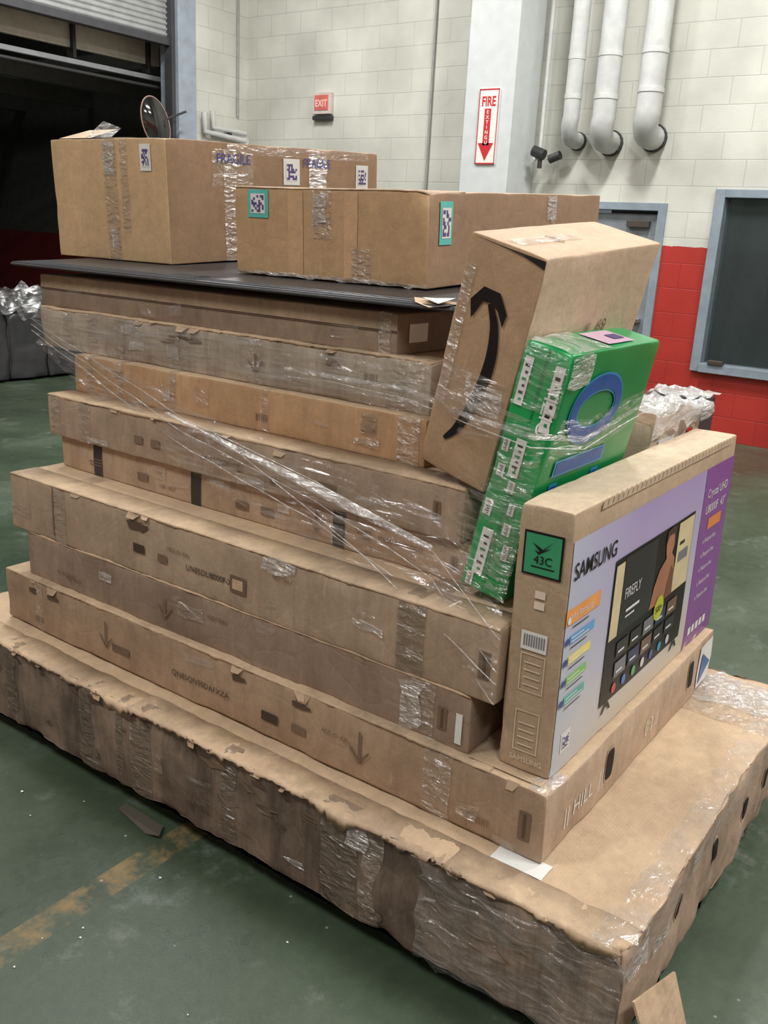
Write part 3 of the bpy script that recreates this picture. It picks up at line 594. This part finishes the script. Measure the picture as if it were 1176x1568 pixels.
# ------------------------------------------------------------ ROOM
XW=8.72; YW=8.49; CZ=5.6
def blockmat(name,axis):
    m,n,b=nt(name); L=n.links.new
    tc=N(n,'ShaderNodeTexCoord'); sp=N(n,'ShaderNodeSeparateXYZ'); L(tc.outputs['Object'],sp.inputs[0])
    cb=N(n,'ShaderNodeCombineXYZ'); L(sp.outputs[axis],cb.inputs[0]); L(sp.outputs['Z'],cb.inputs[1])
    br=N(n,'ShaderNodeTexBrick'); L(cb.outputs[0],br.inputs['Vector']); br.offset=.5
    for k,v in (('Scale',1.),('Mortar Size',.006),('Mortar Smooth',.7),('Bias',0.),('Brick Width',.45),('Row Height',.225)): br.inputs[k].default_value=v
    br.inputs['Color1'].default_value=(1,1,1,1); br.inputs['Color2'].default_value=(.95,.95,.95,1); br.inputs['Mortar'].default_value=(.80,.80,.80,1)
    no=N(n,'ShaderNodeTexNoise'); no.inputs['Scale'].default_value=1.4; no.inputs['Detail'].default_value=8; L(tc.outputs['Object'],no.inputs['Vector'])
    rw=ramp(n,[(.3,srgb(184,184,174)),(.65,srgb(212,212,202))]); L(no.outputs['Fac'],rw.inputs[0])
    rr=ramp(n,[(.3,srgb(158,42,36)),(.7,srgb(182,54,46))]); L(no.outputs['Fac'],rr.inputs[0])
    n2=N(n,'ShaderNodeTexNoise'); n2.inputs['Scale'].default_value=14; L(tc.outputs['Object'],n2.inputs['Vector'])
    ad=N(n,'ShaderNodeMath',operation='MULTIPLY_ADD'); L(n2.outputs['Fac'],ad.inputs[0]); ad.inputs[1].default_value=.02; L(sp.outputs['Z'],ad.inputs[2])
    gt=N(n,'ShaderNodeMath',operation='GREATER_THAN'); L(ad.outputs[0],gt.inputs[0]); gt.inputs[1].default_value=1.735
    c=mixc(n,gt.outputs[0],rr.outputs[0],rw.outputs[0]); c=mixc(n,1.,c,br.outputs['Color'],'MULTIPLY')
    n5=N(n,'ShaderNodeTexNoise'); n5.inputs['Scale'].default_value=5; n5.inputs['Detail'].default_value=10; n5.inputs['Roughness'].default_value=.8; L(tc.outputs['Object'],n5.inputs['Vector'])
    r5=ramp(n,[(.66,0.),(.70,.6)]); L(n5.outputs['Fac'],r5.inputs[0]); c=mixc(n,r5.outputs['Color'],c,srgb(165,150,138))
    L(c,b.inputs['Base Color'])
    b.inputs['Roughness'].default_value=.45
    bp=N(n,'ShaderNodeBump'); bp.inputs['Strength'].default_value=.6; bp.inputs['Distance'].default_value=.012
    n3=N(n,'ShaderNodeTexNoise'); n3.inputs['Scale'].default_value=60; L(tc.outputs['Object'],n3.inputs['Vector'])
    a2=N(n,'ShaderNodeMath',operation='MULTIPLY_ADD'); L(n3.outputs['Fac'],a2.inputs[0]); a2.inputs[1].default_value=.12; L(br.outputs['Color'],a2.inputs[2])
    L(a2.outputs[0],bp.inputs['Height']); L(bp.outputs[0],b.inputs['Normal'])
    return m
BW=blockmat('painted_block_wall_y','Y'); BX=blockmat('painted_block_wall_x','X')
def joinboxes(name,boxes,mat):
    V=[];F=[]
    for a,b in boxes:
        k=len(V); V+=[(x,y,z) for x in(a[0],b[0]) for y in(a[1],b[1]) for z in(a[2],b[2])]
        F+=[tuple(k+i for i in f) for f in ((0,1,3,2),(4,6,7,5),(0,4,5,1),(2,3,7,6),(0,2,6,4),(1,5,7,3))]
    return mesh(name,V,F,mat)
a,b=XW,XW+.2
joinboxes('wall_back',[((a,-6,0),(b,1.2,CZ)),((a,1.2,0),(b,2.66,.66)),((a,1.2,2.2),(b,2.66,CZ)),((a,2.66,0),(b,3.14,CZ)),((a,3.14,2.06),(b,4.05,CZ)),((a,4.05,0),(b,YW+.2,CZ))],BW)
joinboxes('wall_left',[((7.72,YW,0),(XW,YW+.2,CZ)),((3.4,YW,4.6),(7.72,YW+.2,CZ)),((-4,YW,0),(3.4,YW+.2,CZ))],BX)
joinboxes('wall_front',[((-4.2,-6.2,0),(-4,YW+.2,CZ))],BW)
joinboxes('wall_right',[((-4,-6.2,0),(XW+.2,-6,CZ))],BX)
boxm('ceiling',(-4.2,-6.2,CZ),(XW+.2,16,CZ+.2),plain('ceiling_grey',srgb(160,160,156),.8))
m,n,b=nt('painted_concrete_floor'); L=n.links.new
tc=N(n,'ShaderNodeTexCoord')
n1=N(n,'ShaderNodeTexNoise'); n1.inputs['Scale'].default_value=.9; n1.inputs['Detail'].default_value=10; n1.inputs['Roughness'].default_value=.65; L(tc.outputs['Object'],n1.inputs['Vector'])
r1=ramp(n,[(.35,srgb(54,68,52)),(.52,srgb(70,84,66)),(.7,srgb(98,108,94))]); L(n1.outputs['Fac'],r1.inputs[0])
n2=N(n,'ShaderNodeTexNoise'); n2.inputs['Scale'].default_value=30; n2.inputs['Detail'].default_value=8; n2.inputs['Roughness'].default_value=.8; L(tc.outputs['Object'],n2.inputs['Vector'])
r2=ramp(n,[(.3,.8),(.65,1.12),(.74,1.5)]); L(n2.outputs['Fac'],r2.inputs[0])
c=mixc(n,1.,r1.outputs[0],r2.outputs[0],'MULTIPLY')
vo=N(n,'ShaderNodeTexVoronoi'); vo.inputs['Scale'].default_value=9; L(tc.outputs['Object'],vo.inputs['Vector'])
r3=ramp(n,[(.03,1.),(.05,0.)]); L(vo.outputs['Distance'],r3.inputs[0])
c=mixc(n,r3.outputs[0],c,srgb(140,146,138))
n6=N(n,'ShaderNodeTexNoise'); n6.inputs['Scale'].default_value=3.5; n6.inputs['Detail'].default_value=12; n6.inputs['Roughness'].default_value=.75; L(tc.outputs['Object'],n6.inputs['Vector'])
r6=ramp(n,[(.56,0.),(.66,.6)]); L(n6.outputs['Fac'],r6.inputs[0]); c=mixc(n,r6.outputs['Color'],c,srgb(116,122,114))
sp=N(n,'ShaderNodeSeparateXYZ'); L(tc.outputs['Object'],sp.inputs[0])
s1=N(n,'ShaderNodeMath',operation='SUBTRACT'); L(sp.outputs['Y'],s1.inputs[0]); s1.inputs[1].default_value=1.73
s2=N(n,'ShaderNodeMath',operation='ABSOLUTE'); L(s1.outputs[0],s2.inputs[0])
s3=N(n,'ShaderNodeMath',operation='LESS_THAN'); L(s2.outputs[0],s3.inputs[0]); s3.inputs[1].default_value=.045
s5=N(n,'ShaderNodeMath',operation='LESS_THAN'); L(sp.outputs['X'],s5.inputs[0]); s5.inputs[1].default_value=2.5
s6=N(n,'ShaderNodeMath',operation='MULTIPLY'); L(s3.outputs[0],s6.inputs[0]); L(s5.outputs[0],s6.inputs[1])
n4=N(n,'ShaderNodeTexNoise'); n4.inputs['Scale'].default_value=11; n4.inputs['Detail'].default_value=9; n4.inputs['Roughness'].default_value=.75; L(tc.outputs['Object'],n4.inputs['Vector'])
r4=ramp(n,[(.44,0.),(.62,.6)]); L(n4.outputs['Fac'],r4.inputs[0])
s4=N(n,'ShaderNodeMath',operation='MULTIPLY'); L(s6.outputs[0],s4.inputs[0]); L(r4.outputs[0],s4.inputs[1])
c=mixc(n,s4.outputs[0],c,srgb(158,126,78)); L(c,b.inputs['Base Color'])
rr=ramp(n,[(.3,.22),(.7,.48)]); L(n1.outputs['Fac'],rr.inputs[0]); L(rr.outputs[0],b.inputs['Roughness'])
bp=N(n,'ShaderNodeBump'); bp.inputs['Strength'].default_value=.25; bp.inputs['Distance'].default_value=.004; L(n2.outputs['Fac'],bp.inputs['Height']); L(bp.outputs[0],b.inputs['Normal'])
boxm('floor',(-4.2,-6.2,-.1),(XW+.2,16,0),m)

BF=plain('frame_paint_bluegrey',srgb(134,146,156),.45)
dr=empty('door_1')
boxm('door_leaf',(XW+.06,3.2,.01),(XW+.11,3.99,2.0),plain('door_paint',srgb(130,136,142),.5),dr,.003)
boxm('jamb_right',(XW-.02,3.12,0),(XW+.15,3.20,2.10),BF,dr,.004); boxm('jamb_left',(XW-.02,3.99,0),(XW+.15,4.09,2.10),BF,dr,.004); boxm('head',(XW-.02,3.20,2.03),(XW+.15,3.99,2.10),BF,dr,.004)
boxm('door_closer',(XW+.0,3.28,1.88),(XW+.06,3.50,1.94),plain('closer_bronze',srgb(70,64,58),.4),dr,.004)
boxm('door_handle',(XW,3.26,1.0),(XW+.06,3.40,1.04),plain('steel',(.5,.5,.5),.3,1),dr,.004)
wd=empty('window_1')
boxm('frame_left',(XW-.04,2.60,.62),(XW+.16,2.69,2.23),BF,wd,.004); boxm('frame_right',(XW-.04,1.16,.62),(XW+.16,1.28,2.23),BF,wd,.004)
boxm('frame_top',(XW-.04,1.28,2.16),(XW+.16,2.60,2.23),BF,wd,.004); boxm('frame_sill',(XW-.08,1.28,.62),(XW+.16,2.60,.70),BF,wd,.004)
m,n,b=nt('window_glass'); b.inputs['Base Color'].default_value=(.06,.08,.08,1); b.inputs['Roughness'].default_value=.04; b.inputs['Alpha'].default_value=.35
boxm('glass',(XW+.08,1.28,.70),(XW+.09,2.60,2.16),m,wd)
OW=plain('office_wall',srgb(118,130,128),.8)
joinboxes('wall_office',[((XW+2.0,-1,0),(XW+2.1,4.5,3)),((XW+.2,3.0,0),(XW+2,3.05,3)),((XW+.2,-1.1,0),(XW+2,-1,3))],OW)
boxm('ceiling_office',(XW+.2,-1,2.9),(XW+2.1,4.5,3.0),OW); boxm('floor_office',(XW+.2,-1,-.1),(XW+2.1,4.5,0),plain('office_floor',srgb(70,74,72),.6))
ch=empty('office_cabinet'); boxm('cabinet_body',(XW+1.3,1.9,0),(XW+1.8,2.45,1.45),plain('cabinet_dark',srgb(40,46,48),.5),ch,.01); boxm('cabinet_top',(XW+1.28,1.88,1.45),(XW+1.82,2.47,1.50),plain('cabinet_top',srgb(120,80,65),.5),ch,.005)
boxm('window_latch',(XW-.10,2.38,.70),(XW-.04,2.52,.74),plain('closer_bronze',(.05,.05,.05),.4),wd,.005)
lo=bpy.data.lights.new('office_light','AREA'); lo.size=.8; lo.energy=8
oo=bpy.data.objects.new('office_light',lo); COL.objects.link(oo); oo.location=(XW+1.1,1.5,2.85)

CW=plain('column_paint',srgb(202,206,206),.5,var=.05)
boxm('structural_column',(8.20,4.54,0),(XW,5.07,CZ),CW,None,.006)
fs=empty('fire_sign')
RED=plain('sign_red',srgb(196,44,48),.4,var=.04); SW=plain('sign_white',srgb(230,228,222),.4,var=.02)
x0=8.19
boxm('sign_plate',(x0-.006,4.685,2.39),(x0+.012,4.90,3.06),SW,fs)
def ftext(t,y,z,size,mat,parent,x,rot=0,name='sign_text',bold=.002,sx=1.):
    cu=bpy.data.curves.new(name,'FONT'); cu.body=t; cu.size=size; cu.align_x='CENTER'; cu.offset=bold; cu.materials.append(mat)
    o=bpy.data.objects.new(name,cu); COL.objects.link(o); o.parent=parent
    M=Matrix([(0,-1,0),(0,0,1),(-1,0,0)]).transposed().to_4x4()
    o.matrix_local=Matrix.Translation((x,y,z))@M@Matrix.Rotation(rot,4,'Z')@Matrix.Diagonal((sx,1,1,1)); return o
def fpoly(pts,mat,parent,x,name): return mesh(name,[(x,y,z) for y,z in pts],[tuple(range(len(pts)))],mat,parent)
xx=x0-.008
for a in ((4.685,2.39,4.90,2.402),(4.685,3.048,4.90,3.06),(4.685,2.39,4.694,3.06),(4.891,2.39,4.90,3.06)): fpoly([(a[0],a[1]),(a[2],a[1]),(a[2],a[3]),(a[0],a[3])],RED,fs,xx,'sign_border')
ftext('FIRE',4.793,2.91,.12,RED,fs,xx,bold=.003,sx=.70)
fpoly([(4.76,2.56),(4.83,2.56),(4.83,2.885),(4.76,2.885)],RED,fs,xx,'arrow_shaft'); fpoly([(4.71,2.58),(4.795,2.42),(4.88,2.58)],RED,fs,xx,'arrow_head')
for i,t in enumerate('EXTINGU'): ftext(t,4.795,2.84-i*.045,.045,SW,fs,xx-.002,bold=.001)

PW=plain('pipe_wrap',srgb(196,198,196),.45,var=.10,bump=.4); PB=plain('pipe_collar_black',(.03,.03,.03),.5)
pp=empty('wall_pipes')
def pipe(y,r,xo,zb,i):
    pts=[(xo,y,CZ-.02),(xo,y,zb+.2)]
    for k in range(1,9):
        a=k/8*pi/2; pts.append((xo+.18*(1-cos(a)),y+.04*sin(a),zb+.2-.18*sin(a)))
    pts.append((XW+.02,y+.05,zb+.02))
    tube('pipe_%d'%i,pts,r,PW,pp); tube('collar_%d'%i,[(XW-.05,y+.05,zb+.02),(XW+.01,y+.05,zb+.02)],r*1.12,PB,pp)
    tube('joint_%d'%i,[(xo,y,zb+.35),(xo,y,zb+.39)],r*1.06,PW,pp); tube('joint_high_%d'%i,[(xo,y,3.3),(xo,y,3.34)],r*1.05,PW,pp); tube('bracket_%d'%i,[(xo,y,4.1),(xo,y,4.13)],r*1.08,plain('steel',(.5,.5,.5),.3,1),pp)
pipe(4.03,.076,8.40,2.62,1); pipe(3.69,.104,8.36,2.60,2); pipe(3.28,.110,8.36,2.64,3)
tube('thin_pipe',[(8.6,4.42,CZ-.02),(8.6,4.42,2.5),(8.45,4.42,2.45)],.022,PW,pp); tube('valve',[(8.5,4.32,2.50),(8.5,4.44,2.54)],.05,PB,pp); tube('valve_stem',[(8.5,4.36,2.38),(8.5,4.36,2.55)],.022,PB,pp); tube('valve_b',[(8.5,4.15,2.50),(8.5,4.26,2.46)],.04,PB,pp)
GC=plain('conduit_grey',srgb(150,150,146),.5)
tube('conduit_back',[(XW-.02,5.80,0),(XW-.02,5.80,CZ)],.014,GC); tube('conduit_left',[(8.55,YW-.02,2.95),(8.55,YW-.02,CZ)],.014,GC)
ex=empty('exit_sign'); 
boxm('sign_housing',(XW-.06,7.13,2.96),(XW-.004,7.39,3.19),plain('exit_housing',srgb(204,190,182),.5),ex,.006)
boxm('sign_face',(XW-.066,7.16,3.0),(XW-.058,7.36,3.16),plain('exit_face',srgb(190,100,90),.5,emit=.15),ex,.003)
ftext('EXIT',7.26,3.04,.10,plain('exit_letters',srgb(235,190,180),.5,emit=.2),ex,XW-.068,sx=.85)
boxm('battery_bar',(XW-.06,7.12,2.90),(XW-.004,7.39,2.945),PB,ex,.004)
lp=empty('sprinkler_pipes')
tube('pipe_a',[(7.95,YW-.08,2.92),(7.95,YW-.08,2.72),(8.6,YW-.08,2.68)],.035,PW,lp); tube('pipe_b',[(8.08,YW-.08,2.95),(8.08,YW-.08,2.78),(8.62,YW-.08,2.76)],.03,PW,lp)
tube('pipe_c',[(8.62,YW,2.68),(8.62,YW-.1,2.68)],.045,PW,lp); tube('pipe_d',[(8.35,YW,2.72),(8.35,YW-.1,2.72)],.03,PB,lp)

dk=empty('door_2')
boxm('jamb',(7.60,YW-.05,0),(7.86,YW+.25,4.7),plain('jamb_paint',srgb(150,160,172),.45),dk,.006); boxm('guide_rail',(7.55,YW+.0,0),(7.61,YW+.12,4.7),plain('guide_dark',(.05,.05,.055),.5),dk,.004)
V=[];F=[];K=26;z0=3.62
for i in range(K*4+1):
    z=z0+i*.055/4; d=.014*sin(i/4*2*pi)
    V+=[(3.4,YW+.08+d,z),(7.56,YW+.08+d,z)]
for i in range(K*4): F.append((2*i,2*i+1,2*i+3,2*i+2))
SH=plain('shutter_galv',srgb(160,162,162),.4,.2); mesh('shutter_slats',V,F,SH,dk,None,True); boxm('bottom_bar',(3.4,YW+.03,3.55),(7.56,YW+.13,3.63),plain('guide_dark',(.05,.05,.055),.5),dk,.005)
IR=plain('inner_beam',srgb(200,192,176),.6)
it=empty('overhead_door_track')
boxm('beam_top',(3.4,YW+.50,3.40),(7.9,YW+.56,3.72),IR,it,.01); boxm('beam_low',(3.4,YW+.46,3.24),(7.9,YW+.51,3.29),plain('rail_light',srgb(200,205,210),.4),it,.004)
for x in (4.2,5.4,6.6,7.6): boxm('bracket_%d'%int(x*10),(x,YW+.45,3.30),(x+.04,YW+.57,3.74),PB,it,.003)
tube('spring_bar',[(3.4,YW+.4,3.16),(7.9,YW+.4,3.16)],.02,PB,it)
DW=plain('dock_wall_dark',srgb(80,82,80),.8)
joinboxes('wall_dock_far',[((-4.2,15.8,0),(9.2,16,CZ))],DW); joinboxes('wall_dock_right',[((9.0,YW+.2,0),(9.2,15.8,CZ))],DW); joinboxes('wall_dock_left',[((-.2,YW+.2,0),(0,15.8,CZ))],DW)
joinboxes('wall_dock_wainscot',[((0,15.74,.0),(9,15.8,1.44)),((8.94,YW+.2,0),(9.0,15.74,1.44))],plain('dock_red',srgb(104,32,28),.7))
rk=empty('ceiling_joists'); JM=plain('joist',srgb(104,106,104),.7)
for i,y in enumerate((10.2,11.8,13.4)): boxm('joist_%d'%i,(0,y,3.2),(9,y+.12,3.4),JM,rk)
for i,x in enumerate((5.6,7.8)): boxm('girder_%d'%i,(x,8.9,3.4),(x+.1,15.7,3.6),JM,rk)
cm=empty('convex_mirror',(7.20,YW-.12,2.72),(0,radians(-20),radians(-10)))
V=[(0,-.05,0)];F=[];R_=.27
for k in range(1,9):
    for t in range(32): a=2*pi*t/32; rr_=R_*k/8; V.append((rr_*cos(a)*.6,-.05+.05*(k/8)**2,rr_*sin(a)))
for t in range(32): F.append((0,1+t,1+(t+1)%32))
for k in range(7):
    for t in range(32): F.append((1+k*32+t,1+(k+1)*32+t,1+(k+1)*32+(t+1)%32,1+k*32+(t+1)%32))
mesh('mirror_dome',V,F,plain('mirror_dark',(.10,.10,.10),.08,.9,var=.05),cm,None,True)
tube('mirror_rim',[(R_*.6*cos(t*pi/16),0,R_*sin(t*pi/16)) for t in range(33)],.008,plain('rim_orange',srgb(150,120,110),.4),cm)
tube('mirror_arm',[(0,0,0),(.40,-.02,.02)],.012,PB,cm)
dp=empty('wrapped_pallet_goods')
random.seed(9)
BG=plain('wrapped_black',(.045,.047,.05),.25,bump=.8)
for i in range(5):
    x=4.6+i*.46
    bb=Box('bundle_%d'%i,(x,8.75,.03),(.44,.6,.66+random.uniform(0,.16)),BG,BG,wear=.05,edge=.03,seed=50+i,seg=.06); bb.e.parent=dp
GWR=film('grey_wrap',(.30,.31,.31),.2,.8,.25,6,.6)  # one even grey tint, opacity varied by noise
crumple('white_wrap',dp,lambda u,v:(4.5+2.5*u,8.70+.25*v,.93-.65*(1-v)*(.3+.5*abs(noise.noise(Vector((u*7,0,0)))))),60,10,.10,GWR,3,6)

# ------------------------------------------------------------ lights
LM=plain('lamp_tube',(1,.99,.97),.5,emit=6)
HS=plain('lamp_housing',srgb(200,200,200),.5)
def fixture(x,y,p,sz=(1.3,.35),col=(1,.99,.965)):
    e=empty('ceiling_light',(x,y,CZ-.25))
    boxm('housing',(-sz[0]/2,-sz[1]/2,.05),(sz[0]/2,sz[1]/2,.12),HS,e,.01)
    for k in(-1,1): tube('tube_%d'%k,[(-sz[0]/2+.05,k*.09,.03),(sz[0]/2-.05,k*.09,.03)],.014,LM,e)
    tube('hanger',[(0,0,.12),(0,0,.25)],.01,HS,e)
    l=bpy.data.lights.new('tube_light','AREA'); l.shape='RECTANGLE'; l.size=sz[0]; l.size_y=sz[1]; l.energy=p; l.color=col
    o=bpy.data.objects.new('tube_light',l); COL.objects.link(o); o.parent=e; o.location=(0,0,0)
for x,y,p in ((2.6,-2.2,205),(-.8,-1.5,125),(-1.2,3.2,145),(3.0,4.6,130),(6.0,-1.0,155),(6.3,2.6,190),(6.2,6.4,160),(4.5,12.0,14)): fixture(x,y,p)  # last one, over the dock, is an unseen lamp added to brighten it
w=bpy.data.worlds.new('World'); S.world=w; w.use_nodes=True; w.node_tree.nodes['Background'].inputs[0].default_value=(.6,.65,.7,1); w.node_tree.nodes['Background'].inputs[1].default_value=.2

# ------------------------------------------------------------ camera
f=1400.;Pp=atan(426/1400.);th=radians(3.1);az=radians(35.1)
fh=Vector((cos(az),sin(az),0)); r0=Vector((sin(az),-cos(az),0)); fw=fh*cos(Pp)+Vector((0,0,-sin(Pp))); u0=r0.cross(fw)
R=r0*cos(th)+u0*sin(th); U=u0*cos(th)-r0*sin(th)
cd=bpy.data.cameras.new('camera'); cd.sensor_fit='VERTICAL'; cd.sensor_height=36; cd.lens=f/1568*36; cd.clip_start=.05
co=bpy.data.objects.new('camera',cd); COL.objects.link(co)
co.matrix_world=Matrix(((R.x,U.x,-fw.x,0),(R.y,U.y,-fw.y,0),(R.z,U.z,-fw.z,1.7),(0,0,0,1)))
S.camera=co
